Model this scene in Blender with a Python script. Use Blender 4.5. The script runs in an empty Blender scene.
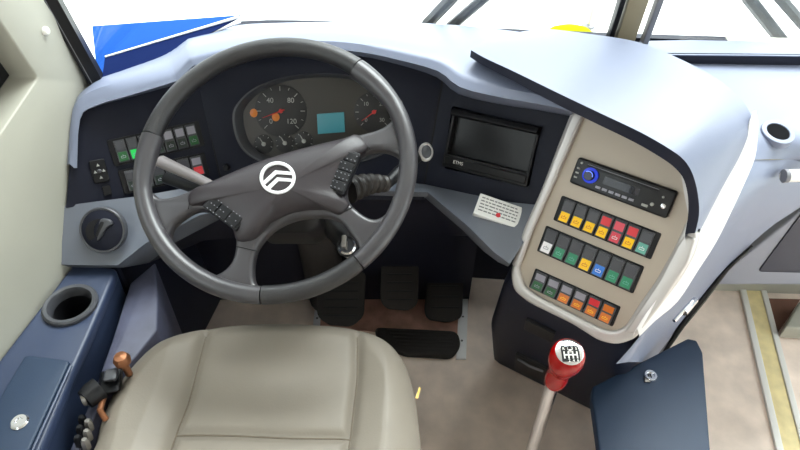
import bpy, bmesh, math, random
from mathutils import Vector, Matrix
random.seed(7)
SC = bpy.context.scene
COL = SC.collection
R = math.radians
V = Vector

# ------------------------------------------------------------------ camera
CAM = V((0, 0, 1.42)); FPX = 628.0; PITCH = R(43)
FW = V((0, math.cos(PITCH), -math.sin(PITCH))); UP = V((0, math.sin(PITCH), math.cos(PITCH))); RT = V((1, 0, 0))
cd = bpy.data.cameras.new('camera'); cam = bpy.data.objects.new('camera', cd); COL.objects.link(cam)
cd.sensor_width = 36; cd.lens = 36 * FPX / 800; cd.clip_start = .02; cd.clip_end = 300
cam.location = CAM; cam.rotation_euler = (R(90) - PITCH, 0, 0)
SC.camera = cam

def ray(x, y):
    return FW + RT * ((x - 400) / FPX) + UP * ((225 - y) / FPX)
def at(x, y, z=None, Y=None, X=None, t=None):
    """point of the cab seen at pixel x, y of the photograph, at a known height / depth"""
    d = ray(x, y)
    if z is not None: t = (z - CAM.z) / d.z
    if Y is not None: t = (Y - CAM.y) / d.y
    if X is not None: t = (X - CAM.x) / d.x
    return CAM + d * t

class Frame:
    """a flat working plane: origin o, axes u, v and normal n"""
    def __init__(s, o, u, n):
        s.o = V(o); s.n = V(n).normalized(); u = V(u); s.u = (u - s.n * u.dot(s.n)).normalized(); s.v = s.n.cross(s.u)
    @staticmethod
    def three(a, b, c, u=(1, 0, 0), o=None):
        n = (b - a).cross(c - a).normalized()
        if n.dot(CAM - a) < 0: n = -n
        return Frame(o or a, u, n)
    def px(s, x, y, c=0):
        d = ray(x, y); o = s.o + s.n * c
        p = CAM + d * ((o - CAM).dot(s.n) / d.dot(s.n)) - s.o
        return (p.dot(s.u), p.dot(s.v))
    def P(s, x, y, c=0):
        a, b = s.px(x, y, c); return s.w(a, b, c)
    def pxs(s, pts, c=0): return [s.px(x, y, c) for x, y in pts]
    def w(s, a, b, c=0): return s.o + s.u * a + s.v * b + s.n * c
    def mat(s, a=0, b=0, c=0):
        m = Matrix((s.u, s.v, s.n)).transposed().to_4x4(); m.translation = s.w(a, b, c); return m
    def shift(s, c): return Frame(s.o + s.n * c, s.u, s.n)

# ------------------------------------------------------------------ materials
def lin(c):
    return tuple(((x / 255) / 12.92 if x / 255 <= .04045 else ((x / 255 + .055) / 1.055) ** 2.4) for x in c) + (1,)
def mat(name, rgb, rough=.5, metal=0, bump=0, bscale=400, var=0, vscale=6, emit=0, spec=.5, coat=0):
    m = bpy.data.materials.new(name); m.use_nodes = True
    nt = m.node_tree; b = nt.nodes['Principled BSDF']
    b.inputs['Base Color'].default_value = lin(rgb); b.inputs['Roughness'].default_value = rough
    b.inputs['Metallic'].default_value = metal; b.inputs['Specular IOR Level'].default_value = spec
    b.inputs['Coat Weight'].default_value = coat
    tc = nt.nodes.new('ShaderNodeTexCoord')
    if bump:
        n = nt.nodes.new('ShaderNodeTexNoise'); n.inputs['Scale'].default_value = bscale; n.inputs['Detail'].default_value = 3
        k = nt.nodes.new('ShaderNodeBump'); k.inputs['Strength'].default_value = bump; k.inputs['Distance'].default_value = .002
        nt.links.new(tc.outputs['Object'], n.inputs['Vector']); nt.links.new(n.outputs['Fac'], k.inputs['Height'])
        nt.links.new(k.outputs['Normal'], b.inputs['Normal'])
    if var:
        n = nt.nodes.new('ShaderNodeTexNoise'); n.inputs['Scale'].default_value = vscale; n.inputs['Detail'].default_value = 5
        r = nt.nodes.new('ShaderNodeValToRGB')
        r.color_ramp.elements[0].position = .3; r.color_ramp.elements[1].position = .7
        r.color_ramp.elements[0].color = lin(tuple(max(0, c * (1 - var)) for c in rgb))
        r.color_ramp.elements[1].color = lin(tuple(min(255, c * (1 + var * .6)) for c in rgb))
        nt.links.new(tc.outputs['Object'], n.inputs['Vector']); nt.links.new(n.outputs['Fac'], r.inputs['Fac'])
        nt.links.new(r.outputs['Color'], b.inputs['Base Color'])
    if emit:
        b.inputs['Emission Color'].default_value = lin(rgb); b.inputs['Emission Strength'].default_value = emit
    return m
def glass_mat(name, rgb=(240, 245, 245), gl=.05):
    m = bpy.data.materials.new(name); m.use_nodes = True; nt = m.node_tree; nt.nodes.clear()
    o = nt.nodes.new('ShaderNodeOutputMaterial'); mx = nt.nodes.new('ShaderNodeMixShader'); mx.inputs[0].default_value = gl
    t = nt.nodes.new('ShaderNodeBsdfTransparent'); t.inputs[0].default_value = lin(rgb)
    g = nt.nodes.new('ShaderNodeBsdfGlossy'); g.inputs['Roughness'].default_value = .03
    nt.links.new(t.outputs[0], mx.inputs[1]); nt.links.new(g.outputs[0], mx.inputs[2]); nt.links.new(mx.outputs[0], o.inputs[0])
    return m
M = dict(
    dash=mat('dash_plastic', (122, 129, 150), .40, bump=.12, bscale=700),
    shelf=mat('dash_plastic_shaded', (102, 107, 118), .40, bump=.12, bscale=700),  # dash plastic again, darkened for the weaker light on the lower shelf
    fascia=mat('fascia_plastic', (25, 28, 42), .5, spec=.22, bump=.1, bscale=700),
    navy=mat('navy_plastic', (46, 57, 82), .42, bump=.12, bscale=600),
    navydark=mat('tower_plastic', (26, 29, 44), .5, spec=.25, bump=.1, bscale=600),
    lid=mat('lid_plastic', (30, 48, 72), .55, bump=.15, bscale=500),
    black=mat('black_plastic', (20, 20, 23), .45, spec=.3),
    gloss=mat('gloss_black', (10, 10, 13), .3, spec=.35),
    rubber=mat('rubber', (36, 32, 30), .75, bump=.4, bscale=250),
    silver=mat('silver_paint', (196, 192, 190), .34, .35),
    beige=mat('console_face', (176, 164, 150), .45, .15),
    whitetrim=mat('white_trim', (225, 224, 226), .35),
    chrome=mat('chrome', (225, 225, 228), .13, 1),
    steel=mat('steel', (150, 145, 140), .4, .8),
    wheel=mat('wheel_plastic', (58, 56, 59), .32, bump=.08, bscale=500),
    pad=mat('wheel_pad', (46, 41, 44), .4, spec=.4, bump=.15, bscale=900),
    leather=mat('wheel_leather', (36, 35, 37), .38, bump=.35, bscale=500),
    seat=mat('seat_vinyl', (134, 126, 115), .55, bump=.12, bscale=350, var=.03, vscale=8),
    seam=mat('seam', (112, 102, 88), .8),
    wall=mat('wall_paint', (168, 166, 154), .5, var=.02),
    floor=mat('floor_vinyl', (240, 221, 208), .6, bump=.1, bscale=300, var=.08, vscale=14),
    floorred=mat('floor_worn', (176, 134, 120), .7, var=.2, vscale=20),
    strip=mat('yellow_strip', (240, 222, 168), .6, var=.06, vscale=30),
    white=mat('white_plastic', (232, 230, 226), .45),
    red=mat('red_lacquer', (150, 6, 6), .22, spec=.35),
    blue=mat('blue_card', (4, 80, 172), .6, spec=.2), blueshade=mat('blue_card_shaded', (3, 24, 72), .7, spec=.08),  # second blue is the same card with the front cover's shade painted in
    paper=mat('paper', (238, 238, 236), .7),
    roof=mat('roof_panel', (185, 181, 174), .7),
    grey=mat('grey_plastic', (120, 120, 126), .5),
    grey2=mat('grey_switch', (66, 67, 72), .4),
    brown=mat('brown_mat', (120, 84, 70), .8, var=.1, vscale=20),
    copper=mat('copper', (150, 100, 70), .35, .7),
    ground=mat('pavement', (236, 236, 232), .8, var=.02, vscale=1),
    lime=mat('lime_yellow', (146, 148, 6), .9, spec=.1), limepale=mat('pale_lime', (214, 222, 170), .5),
    pillar=mat('pillar_paint', (150, 138, 112), .5), wiper=mat('wiper', (92, 92, 94), .6),
    lcd=mat('lcd', (60, 128, 140), .3, emit=.12),
    dial=mat('dial_face', (26, 26, 28), .4), amber=mat('amber_reflect', (190, 110, 40), .3, emit=.15),
    tick=mat('dial_marks', (160, 160, 156), .5), needle=mat('needle_red', (190, 40, 40), .4),
    clplate=mat('cluster_plate', (48, 46, 42), .3),
    glass=glass_mat('window_glass'), darkglass=mat('dark_panel', (92, 94, 108), .3),
)
LENS = {k: mat('lens_' + k, c, .3, emit=e) for k, c, e in [
    ('yellow', (240, 190, 14), .12), ('red', (200, 40, 50), .1), ('pink', (205, 70, 85), .1), ('green', (40, 128, 92), .08),
    ('teal', (104, 170, 156), .05), ('blue', (44, 112, 200), .12), ('white', (232, 230, 232), .05), ('orange', (196, 104, 30), .1),
    ('lit', (16, 170, 70), .5), ('dark', (26, 40, 34), 0), ('darkgreen', (14, 80, 34), .1), ('grey', (72, 72, 78), 0), ('label', (150, 148, 160), 0)]}

# ------------------------------------------------------------------ object helpers
WM = {}
def link(o, parent=None):
    COL.objects.link(o)
    if parent is not None: o.parent = parent
    return o
def tag(o, label=None, cat=None, group=None, kind=None):
    if label: o['label'] = label
    if cat: o['category'] = cat
    if group: o['group'] = group
    if kind: o['kind'] = kind
    return o
def thing(name, label, cat, m, group=None):
    """an Empty at the thing's base; m is a world point or matrix"""
    o = link(bpy.data.objects.new(name, None)); o.empty_display_size = .05
    m = Matrix.Translation(m) if isinstance(m, Vector) else m
    o.matrix_basis = m; WM[o.name] = m
    return tag(o, label, cat, group)
def part(name, me, m, parent=None, angle=35, label=None):
    """link a mesh given in world coordinates"""
    if isinstance(me, bmesh.types.BMesh):
        bm = me; me = bpy.data.meshes.new(name); bm.normal_update(); bm.to_mesh(me); bm.free()
    me.name = name
    me.materials.clear()
    for x in (m if isinstance(m, (list, tuple)) else [m]): me.materials.append(x)
    for p in me.polygons: p.use_smooth = True
    me.set_sharp_from_angle(angle=R(angle))
    o = bpy.data.objects.new(name, me)
    if parent is not None:
        root = parent
        while root.parent is not None: root = root.parent
        me.transform(WM[root.name].inverted())
        link(o, parent)
    else:
        vs = [v.co for v in me.vertices]
        c = V([(min(v[i] for v in vs) + max(v[i] for v in vs)) / 2 for i in range(3)]); c.z = min(v[2] for v in vs)
        me.transform(Matrix.Translation(-c)); o.location = c; link(o); WM[o.name] = Matrix.Translation(c)
    if label: o['label'] = label
    return o
def struct(name, me, m, parent=None, angle=35):
    o = part(name, me, m, parent, angle)
    if parent is None: o['kind'] = 'structure'
    return o

def rnd(pts, r, seg=5):
    """round the corners of a closed polygon"""
    out = []; n = len(pts)
    for i in range(n):
        a, b, c = V(pts[i - 1]).to_2d(), V(pts[i]).to_2d(), V(pts[(i + 1) % n]).to_2d()
        d1, d2 = a - b, c - b
        k = min(r, d1.length * .48, d2.length * .48)
        p, q = b + d1.normalized() * k, b + d2.normalized() * k
        for j in range(seg + 1):
            s = j / seg; out.append(tuple(p * (1 - s) ** 2 + b * 2 * s * (1 - s) + q * s * s))
    return out
def cat_(p0, p1, p2, p3, s):
    return (p1 * 2 + (p2 - p0) * s + (p0 * 2 - p1 * 5 + p2 * 4 - p3) * s * s + (p1 * 3 - p0 - p2 * 3 + p3) * s ** 3) * .5
def sm(pts, k=5, closed=True):
    """Catmull-Rom through points (2-D or 3-D)"""
    P = [V(p) for p in pts]; n = len(P); out = []
    for i in range(n if closed else n - 1):
        g = (lambda j: P[j % n]) if closed else (lambda j: P[max(0, min(n - 1, j))])
        for j in range(k): out.append(cat_(g(i - 1), g(i), g(i + 1), g(i + 2), j / k))
    if not closed: out.append(P[-1])
    return out
def rect(a0, b0, a1, b1, r=0, seg=4):
    p = [(a0, b0), (a1, b0), (a1, b1), (a0, b1)]
    return rnd(p, r, seg) if r else p

def plate(fr, outlines, c0, c1, bevel=0, res=2):
    """flat plate between heights c0 and c1 on a frame; the first outline is the border, the rest are holes"""
    cu = bpy.data.curves.new('tmp', 'CURVE'); cu.dimensions = '2D'; cu.fill_mode = 'BOTH'
    bevel = min(bevel, abs(c1 - c0) / 2 * .98)
    cu.extrude = max(1e-5, abs(c1 - c0) / 2 - bevel); cu.bevel_depth = bevel; cu.bevel_resolution = res; cu.offset = -bevel
    for pts in outlines:
        s = cu.splines.new('POLY'); s.points.add(len(pts) - 1); s.use_cyclic_u = True
        for q, p in zip(s.points, pts): q.co = (p[0], p[1], 0, 1)
    ob = bpy.data.objects.new('tmp', cu)
    me = bpy.data.meshes.new_from_object(ob)
    me.transform(fr.mat(0, 0, (c0 + c1) / 2))
    bm = bmesh.new(); bm.from_mesh(me); bmesh.ops.remove_doubles(bm, verts=bm.verts, dist=1e-6)
    bmesh.ops.recalc_face_normals(bm, faces=bm.faces); bm.to_mesh(me); bm.free()
    bpy.data.objects.remove(ob); bpy.data.curves.remove(cu)
    return me
def tube(pts, r, seg=12, closed=False, caps=True, bm=None, flat=1.0, upv=None):
    """sweep a circle (or an ellipse) along points; r is a number or a list"""
    bm = bm or bmesh.new(); P = [V(p) for p in pts]; n = len(P); rings = []
    T = []
    for i in range(n):
        a = P[i - 1] if (closed or i > 0) else P[i]; b = P[(i + 1) % n] if (closed or i < n - 1) else P[i]
        T.append((b - a).normalized())
    ref = V(upv) if upv is not None else (V((0, 0, 1)) if abs(T[0].z) < .9 else V((0, 1, 0)))
    u = (ref - T[0] * ref.dot(T[0])).normalized()
    for i in range(n):
        u = ((V(upv) if upv is not None else u) - T[i] * (V(upv) if upv is not None else u).dot(T[i])).normalized()
        w = T[i].cross(u); rr = r[i] if isinstance(r, (list, tuple)) else r
        rings.append([bm.verts.new(P[i] + u * (rr * flat * math.cos(2 * math.pi * k / seg)) + w * (rr * math.sin(2 * math.pi * k / seg))) for k in range(seg)])
    for i in range(n if closed else n - 1):
        A, B = rings[i], rings[(i + 1) % n]
        for k in range(seg): bm.faces.new((A[k], A[(k + 1) % seg], B[(k + 1) % seg], B[k]))
    if caps and not closed: bm.faces.new(rings[0][::-1]); bm.faces.new(rings[-1])
    bmesh.ops.recalc_face_normals(bm, faces=bm.faces)
    return bm
def lathe(fr, prof, a=0, b=0, seg=32, bm=None, caps=True, sx=1, sy=1):
    """turn a profile of (radius, height) about the frame's normal at a, b"""
    bm = bm or bmesh.new(); rings = []
    for rr, c in prof:
        rr = max(rr, 1e-5)
        rings.append([bm.verts.new(fr.w(a + sx * rr * math.cos(2 * math.pi * k / seg), b + sy * rr * math.sin(2 * math.pi * k / seg), c)) for k in range(seg)])
    for A, B in zip(rings, rings[1:]):
        for k in range(seg): bm.faces.new((A[k], A[(k + 1) % seg], B[(k + 1) % seg], B[k]))
    if caps:
        if prof[0][0] > 1e-4: bm.faces.new(rings[0][::-1])
        if prof[-1][0] > 1e-4: bm.faces.new(rings[-1])
    return bm
def grid(rows, thick=0, k=1, down=None):
    """a surface through rows of 3-D points, given some thickness"""
    if k > 1:
        rows = [sm(r, k, False) for r in rows]
        cols = list(zip(*rows)); cols = [sm(c, k, False) for c in cols]; rows = list(zip(*cols))
    bm = bmesh.new(); vs = [[bm.verts.new(p) for p in r] for r in rows]
    for i in range(len(vs) - 1):
        for j in range(len(vs[0]) - 1):
            bm.faces.new((vs[i][j], vs[i][j + 1], vs[i + 1][j + 1], vs[i + 1][j]))
    bmesh.ops.recalc_face_normals(bm, faces=bm.faces)
    bm.normal_update()
    f = max(bm.faces, key=lambda f: f.calc_area()); bm.faces.ensure_lookup_table()
    if f.normal.dot(CAM - f.calc_center_median()) < 0: bmesh.ops.reverse_faces(bm, faces=bm.faces)
    bm.normal_update()
    if thick: 
        bmesh.ops.solidify(bm, geom=bm.faces[:], thickness=thick)
        bmesh.ops.recalc_face_normals(bm, faces=bm.faces)
    return bm
def box(x0, y0, z0, x1, y1, z1, bev=0, bm=None):
    bm = bm or bmesh.new()
    r = bmesh.ops.create_cube(bm, size=1)
    for v in r['verts']:
        v.co = V((x0 + (v.co.x + .5) * (x1 - x0), y0 + (v.co.y + .5) * (y1 - y0), z0 + (v.co.z + .5) * (z1 - z0)))
    if bev:
        bmesh.ops.bevel(bm, geom=[e for e in bm.edges if e.verts[0] in r['verts']], offset=bev, segments=3, affect='EDGES', profile=.5)
    return bm
def solid(levels, bev=0, seg=3):
    """a closed solid lofted through levels of 3-D polygons with equal counts"""
    bm = bmesh.new(); L = [[bm.verts.new(p) for p in l] for l in levels]; n = len(L[0])
    for A, B in zip(L, L[1:]):
        for k in range(n): bm.faces.new((A[k], A[(k + 1) % n], B[(k + 1) % n], B[k]))
    bm.faces.new(L[0][::-1]); bm.faces.new(L[-1])
    bmesh.ops.recalc_face_normals(bm, faces=bm.faces)
    if bev: bmesh.ops.bevel(bm, geom=bm.edges[:], offset=bev, segments=seg, affect='EDGES', profile=.5, clamp_overlap=True)
    return bm
def join(*ms):
    bm = bmesh.new()
    for m in ms:
        if isinstance(m, bmesh.types.BMesh):
            t = bpy.data.meshes.new('t'); m.to_mesh(t); m.free(); m = t
        bm.from_mesh(m); bpy.data.meshes.remove(m)
    return bm
def text(fr, s, a, b, c, size, depth=.0003):
    cu = bpy.data.curves.new('t', 'FONT'); cu.body = s; cu.size = size; cu.extrude = depth; cu.align_x = 'CENTER'; cu.align_y = 'CENTER'
    ob = bpy.data.objects.new('t', cu); me = bpy.data.meshes.new_from_object(ob); me.transform(fr.mat(a, b, c))
    bpy.data.objects.remove(ob); return me
def quad(fr, tl, tr, br, bl, c=0):
    """rectangle on a frame from four pixels -> rotated sub-frame at its centre, width, height"""
    a, b, d, e = [fr.w(*fr.px(*p, c), c) for p in (tl, tr, br, bl)]
    u = ((b - a) + (d - e)); o = (a + b + d + e) / 4
    f = Frame(o, u, fr.n)
    wdt = ((b - a).length + (d - e).length) / 2
    v1 = (a - e).dot(f.v); v2 = (b - d).dot(f.v)
    return f, wdt, (v1 + v2) / 2

# ================================================================== THE CAB SHELL
def wall_x(y): return -.67 + .18 * (y - .57)
WL = Frame(V((wall_x(.6), .6, 0)), (V((.18, 1, 0))), V((1, -.18, 0)))     # u runs forward, v up
def wuv(y, z): return ((y - .6) * math.sqrt(1 + .18 ** 2), z)
wallpts = [wuv(-2.4, -.3), wuv(1.09, -.3), wuv(1.075, .76), wuv(1.066, .797), wuv(1.017, .98), wuv(.82, 1.9), wuv(-2.4, 1.9)]
opn = [wuv(-.75, .81), wuv(.814, .853), wuv(.934, .884), wuv(.911, .996), wuv(.74, 1.72), wuv(-.75, 1.72)]
struct('wall_left', plate(WL, [wallpts, rnd(opn, .008)], -.055, 0, .003), M['wall'])
# side window: dark frame and pane at the outer face of the wall
wn = struct('window_1', plate(WL, [[(a, b) for a, b in opn], rnd([wuv(-.69, .88), wuv(.74, .915), wuv(.80, .99), wuv(.655, 1.66), wuv(-.69, 1.66)], .03)], -.075, -.05, .004), M['black'])
part('window_pane', plate(WL, [rnd([wuv(-.70, .87), wuv(.75, .905), wuv(.81, .99), wuv(.66, 1.67), wuv(-.70, 1.67)], .03)], -.065, -.06), M['glass'], wn)
cap = part('screw_cover', lathe(WL, [(.0075, 0), (.0072, .003), (.005, .006), (.001, .007)], *WL.px(45, 31), seg=20), M['white'])
tag(cap, 'small round white screw cover on the beige side wall', 'screw cover')

# floor, left of the step edge, and the entrance well on its right
FL0 = Frame(V((0, 0, 0)), (1, 0, 0), (0, 0, 1))
sA, sB = at(738, 285, z=0), at(775, 450, z=0)
def strip_line(off, y):   # x on the step edge at depth y, moved right by off
    return sA.x + (sB.x - sA.x) * (y - sA.y) / (sB.y - sA.y) + off
struct('floor', plate(FL0, [[(-.8, -2.4), (strip_line(0, -2.4), -2.4), (strip_line(0, 1.36), 1.36), (-.8, 1.36)]], -.1, 0), M['floor'])
xr = 2.0
struct('floor_entrance', plate(FL0, [[(strip_line(.0, -2.4), -2.4), (xr, -2.4), (xr, 1.36), (strip_line(.0, 1.36), 1.36)]], -.1, -.004), M['floor'])
nos = thing('step_nosing', 'pale yellow step edge strip between two white rails, right of the dark blue lid', 'floor strip', V((strip_line(.03, .9), .9, 0)))
W_ = [0, .018, .062, .078]
def strp(a, b, h): return plate(FL0, [[(strip_line(a, .3), .3), (strip_line(b, .3), .3), (strip_line(b, 1.25), 1.25), (strip_line(a, 1.25), 1.25)]], -.003, h, .002)
part('rail', strp(W_[0], W_[1], .008), M['white'], nos); part('tread', strp(W_[1], W_[2], .004), M['strip'], nos); part('rail', strp(W_[2], W_[3], .008), M['white'], nos)

# front bulkhead under the windscreen, roof, back and right side
WB = [V((-.60, 1.06, 0)), V((-.50, 1.24, 0)), V((-.35, 1.32, 0)), V((-.1, 1.315, 0)), V((.2, 1.285, 0)), V((.46, 1.262, 0)), V((.70, 1.245, 0)), V((1.1, 1.225, 0)), V((2.0, 1.19, 0))]
WBs = sm(WB, 4, False)
for nm_, ps_, mm_ in (('wall_front', [p for p in WBs if p.x < .75], M['navydark']), ('wall_front_entrance', [p for p in WBs if p.x > .68], M['wall'])):  # dark left stretch paints in the shade of the void under the dash
    struct(nm_, grid([[p + V((0, .005, -.2)) for p in ps_], [p + V((0, .005, .793)) for p in ps_]], .02), mm_)
def lean(p, z): return V((p.x, p.y - .16 * (z - .8), z))
struct('window_2', grid([[lean(p, .79) for p in WBs], [lean(p, 1.95) for p in WBs]], .005), M['glass'])
struct('ceiling', box(-.8, -2.4, 1.9, 2.05, 1.10, 1.96), M['roof'])
struct('wall_back', box(-.95, -2.46, -.1, 2.05, -2.4, 1.9), M['roof'])
wr = bmesh.new(); box(2.0, -2.4, -.1, 2.06, -.9, .55, bm=wr); box(2.0, -.9, -.1, 2.06, 1.2, .05, bm=wr); box(2.0, -2.4, 1.85, 2.06, 1.2, 1.9, bm=wr); box(2.0, -2.4, .55, 2.06, -2.2, 1.85, bm=wr); box(2.0, 1.1, .05, 2.06, 1.2, 1.85, bm=wr)
struct('wall_right', wr, M['wall'])
struct('window_3', box(2.025, -2.2, .55, 2.03, -.9, 1.85), M['glass'])
struct('door_1', box(2.025, -.9, .05, 2.03, 1.1, 1.85), M['glass'])
# A pillar trim: black rubber beside the wall with a thin pale line, then the centre pillar
def bar3(pts, wv, dv, bev=0):
    """box-section bar along points; wv and dv are half-width vectors"""
    return solid([[p - wv - dv, p + wv - dv, p + wv + dv, p - wv + dv] for p in pts], bev)
pA, pB = at(100, 86, t=1.19), at(51, -2, t=1.06)
pd = (pB - pA); pts = [pA - pd * .12, pA + pd * 1.0, pA + pd * 4.2]
t1 = struct('trim_1', bar3([p for p in pts], V((.0105, .006, 0)), V((-.003, .012, 0))), M['black'])
part('trim_line', bar3([p + V((-.003, -.0135, 0)) for p in pts], V((.0012, 0, 0)), V((0, .002, 0))), M['grey'], t1)
def pillar_bar(x0, x1, ybot, ytop, Y, th, m, name, parent=None):
    d0 = at(x0, ybot, Y=Y); d1 = at(x1, ybot, Y=Y); wv = V(((d1.x - d0.x) / 2, 0, 0)); b = (d0 + d1) / 2; b.z = .78; b.y = Y
    return struct(name, bar3([b, lean(b, 1.95)], wv, V((0, th, 0)), .002), m, parent)
tp = pillar_bar(612, 631, 40, 0, 1.25, .02, M['pillar'], 'trim_2')
pillar_bar(606, 611, 40, 0, 1.24, .012, M['black'], 'rubber_seal', tp)
pillar_bar(641, 647, 40, 0, 1.235, .01, M['grey'], 'grey_bead', tp)

# outdoors: pale ground, the yellow-green shape and the pole beyond the windscreen
struct('ground', plate(Frame(V((0, 0, -1.1)), (1, 0, 0), (0, 0, 1)), [rect(-40, -20, 40, 60)], -.2, 0), M['ground'])
def up_frame(x, y, z=-1.1): return Frame(V((x, y, z)), (1, 0, 0), (0, 0, 1))
g = at(568, 38, z=-1.1)
hump = part('ground_marker', lathe(up_frame(g.x, g.y), [(.235, 0), (.22, .04), (.16, .085), (.08, .11), (.01, .115)], seg=32, sy=.5), M['lime'])
tag(hump, 'bright yellow-green rounded marker on the ground outside the windscreen', 'ground marker')
g = at(588, 27, z=-1.1)
mp = thing('marker_pole', 'thin pale lime pole standing outside beside the windscreen pillar', 'pole', g)
part('pole', tube([g, g + V((.02, 0, .3)), g + V((.04, 0, 1.2))], [.012, .02, .03]), M['limepale'], mp)
part('pole_foot', lathe(up_frame(g.x, g.y), [(.06, 0), (.055, .02), (.015, .03)]), M['grey'], mp)

# wipers lie just outside the glass
def wiper(label, lines):
    P0 = at(*lines[0][1], Y=1.36)
    w = thing('wiper', label, 'wiper', P0)
    for (p, q), nm, rr in zip(lines, ('wiper_blade', 'wiper_arm'), (.014, .012)):
        a, b = at(*p, Y=1.345), at(*q, Y=1.375)
        e = a + (a - b) * 1.2; e.y = 1.30; b2 = b + (b - a) * .25
        part(nm, tube([b2, b, a, e], [rr, rr, rr, rr * .6], seg=8), M['wiper'], w)
wiper('grey windscreen wiper outside behind the middle of the dashboard', [((450, 0), (431, 20)), ((484, -2), (456, 22))])
wiper('grey windscreen wiper outside at the right, above the ring in the dashboard', [((750, 0), (783, 42)), ((780, -2), (806, 28))])

# ================================================================== DASHBOARD
FA = Frame(V((-.2, 1.02, .66)), (1, 0, 0), (0, -.866, .5))
sLt, sLb = FA.P(196, 80), FA.P(222, 182)
FLf = Frame.three(sLt, sLb, at(72, 165, t=1.149))
sRt, sRb = FA.P(444, 75), FA.P(424, 186)
FR = Frame.three(sRt, sRb, at(545, 190, t=1.172))
nC = V((-.545, -.673, .5)); FC = Frame(V((.35, .80, .68)), (.777, -.629, 0), nC)

dash = thing('dashboard', 'dark blue-grey bus dashboard curving around the steering wheel', 'dashboard', V((-.1, 1.1, 0)))
# hood: the raised top with its overhanging lip
lip = [(74, 168, 1.14, 3, 0), (77, 116, 1.135, 3, 3), (93, 100, 1.135, 2, 6), (130, 89, 1.135, 1, 6), (171, 76.5, 1.135, 1, 6), (177, 73, 1.133, 2, 6), (188, 61, 1.127, 3, 7), (196, 57.5, 1.125, 2, 7), (235, 48, 1.13, 1, 8), (270, 43, 1.14, 0, 8), (320, 41, 1.145, 0, 8),
       (360, 44, 1.145, 0, 8), (400, 52, 1.135, -1, 8), (440, 62, 1.12, -2, 9), (463, 77, 1.095, -3, 10), (500, 87, 1.07, -1, 10), (540, 95, 1.045, -1, 9), (572, 103, 1.02, 0, 8)]
back = [(60, 175, 1.19), (70, 110, 1.2), (96, 80, 1.195), (118, 70, 1.215), (150, 58, 1.25), (171, 48, 1.275), (185, 38, 1.315), (194, 34, 1.325), (240, 25, 1.375), (275, 23, 1.385), (320, 22, 1.38), (360, 22, 1.37), (400, 22, 1.36), (440, 24, 1.35), (480, 27, 1.345), (520, 32, 1.34), (560, 38, 1.335), (590, 42, 1.33)]
r_back = [at(*b[:2], t=b[2]) for b in back]
r_top = [at(l[0], l[1], t=l[2]) for l in lip]
r_front = [at(l[0] + l[3], l[1] + l[4], t=l[2]) for l in lip]
r_under = [at(l[0] + l[3] * 1.6, l[1] + l[4] * 1.7, t=l[2] + .11) for l in lip]
def mid(A, B, s, dz=0): return [a * (1 - s) + b * s + V((0, 0, dz)) for a, b in zip(A, B)]
rows = [r_back, mid(r_back, r_top, .5, .012), mid(r_back, r_top, .85, .012), mid(r_back, r_top, .97, .003), r_top, mid(r_top, r_front, .25), r_front, r_under]
rows = [sm(r, 3, False) for r in rows]
part('dash_hood', grid(rows, 0), M['dash'], dash, 40)
# cluster opening
CLo = sm([(234, 118), (240, 102), (258, 87), (290, 76.5), (330, 74), (362, 79), (384, 92), (395, 112), (396, 134), (380, 155), (330, 166), (280, 164), (255, 158), (240, 143)], 5)
clo = FA.pxs(CLo)
def pl(fr, pts, c0, c1, m, nm, par, bev=0, holes=(), r=0, lab=None):
    o = fr.pxs(pts);  o = rnd(o, r) if r else o
    return part(nm, plate(fr, [o] + list(holes), c0, c1, bev), m, par, label=lab)
pl(FLf, [(66, 208), (74, 112), (96, 92), (170, 68), (196, 52), (222, 184), (140, 198)], -.02, 0, M['fascia'], 'fascia_panel', dash, .001)
pl(FA, [(194.5, 62), (235, 40), (300, 32), (400, 40), (446, 60), (424, 200), (222, 200)], -.02, 0, M['fascia'], 'fascia_panel', dash, .001, [clo])
MON = [(452, 106), (541, 128), (529, 187), (444, 168)]
pl(FR, [(445, 66), (470, 72), (590, 100), (552, 212), (500, 206), (423, 190)], -.02, 0, M['fascia'], 'fascia_panel', dash, .001, [rnd(FR.pxs(MON), .006)])
pl(FLf, [(195, 66), (197, 66), (222.5, 182), (220.5, 182)], 0, .0006, M['black'], 'panel_gap', dash)
pl(FA, [(443, 72), (445, 72), (425.5, 184), (423.5, 184)], 0, .0006, M['black'], 'panel_gap', dash)
# lower shelf: the pale band that runs below the fascia, widening into the vent panel at the left
top = [(62, 206, 1.153), (100, 201, 1.17), (140, 196, 1.195), (180, 189, 1.225), (222, 183, 1.262), (290, 178, 1.266), (350, 176, 1.268), (424, 184, 1.264), (470, 194, 1.225), (510, 202, 1.195), (548, 206, 1.165)]
bot = [(46, 264, 1.165), (85, 265, 1.165), (118, 265, 1.165), (146, 243, 1.17), (200, 215, 1.18), (290, 196, 1.19), (350, 190, 1.20), (428, 192, 1.20), (470, 228, 1.17), (494, 252, 1.155), (510, 264, 1.155)]
A_ = [at(x, y, t=t) for x, y, t in top]; B_ = [at(x, y, t=t) for x, y, t in bot]
C_ = [p + V((0, .012, -.02)) for p in B_]; D_ = [p + V((0, .10, -.10)) for p in B_]
part('lower_shelf', grid([[p for p in A_], mid(A_, B_, .5, .004), mid(A_, B_, .95), B_, C_, D_]), M['shelf'], dash, 40)
part('knee_panel', grid([D_, [V((p.x, 1.16, .30)) for p in D_], [V((p.x, 1.2, 0.0)) for p in D_]], .01), M['navydark'], dash, 40)
kx = lambda y, z, o: V((wall_x(y) + o, y, z))
part('kick_panel', solid([[kx(.86, z, .004), kx(.86, z, .03), kx(1.2, z, .03), kx(1.2, z, .004)] for z in (0, .535)], .003), M['navydark'], dash)
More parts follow.
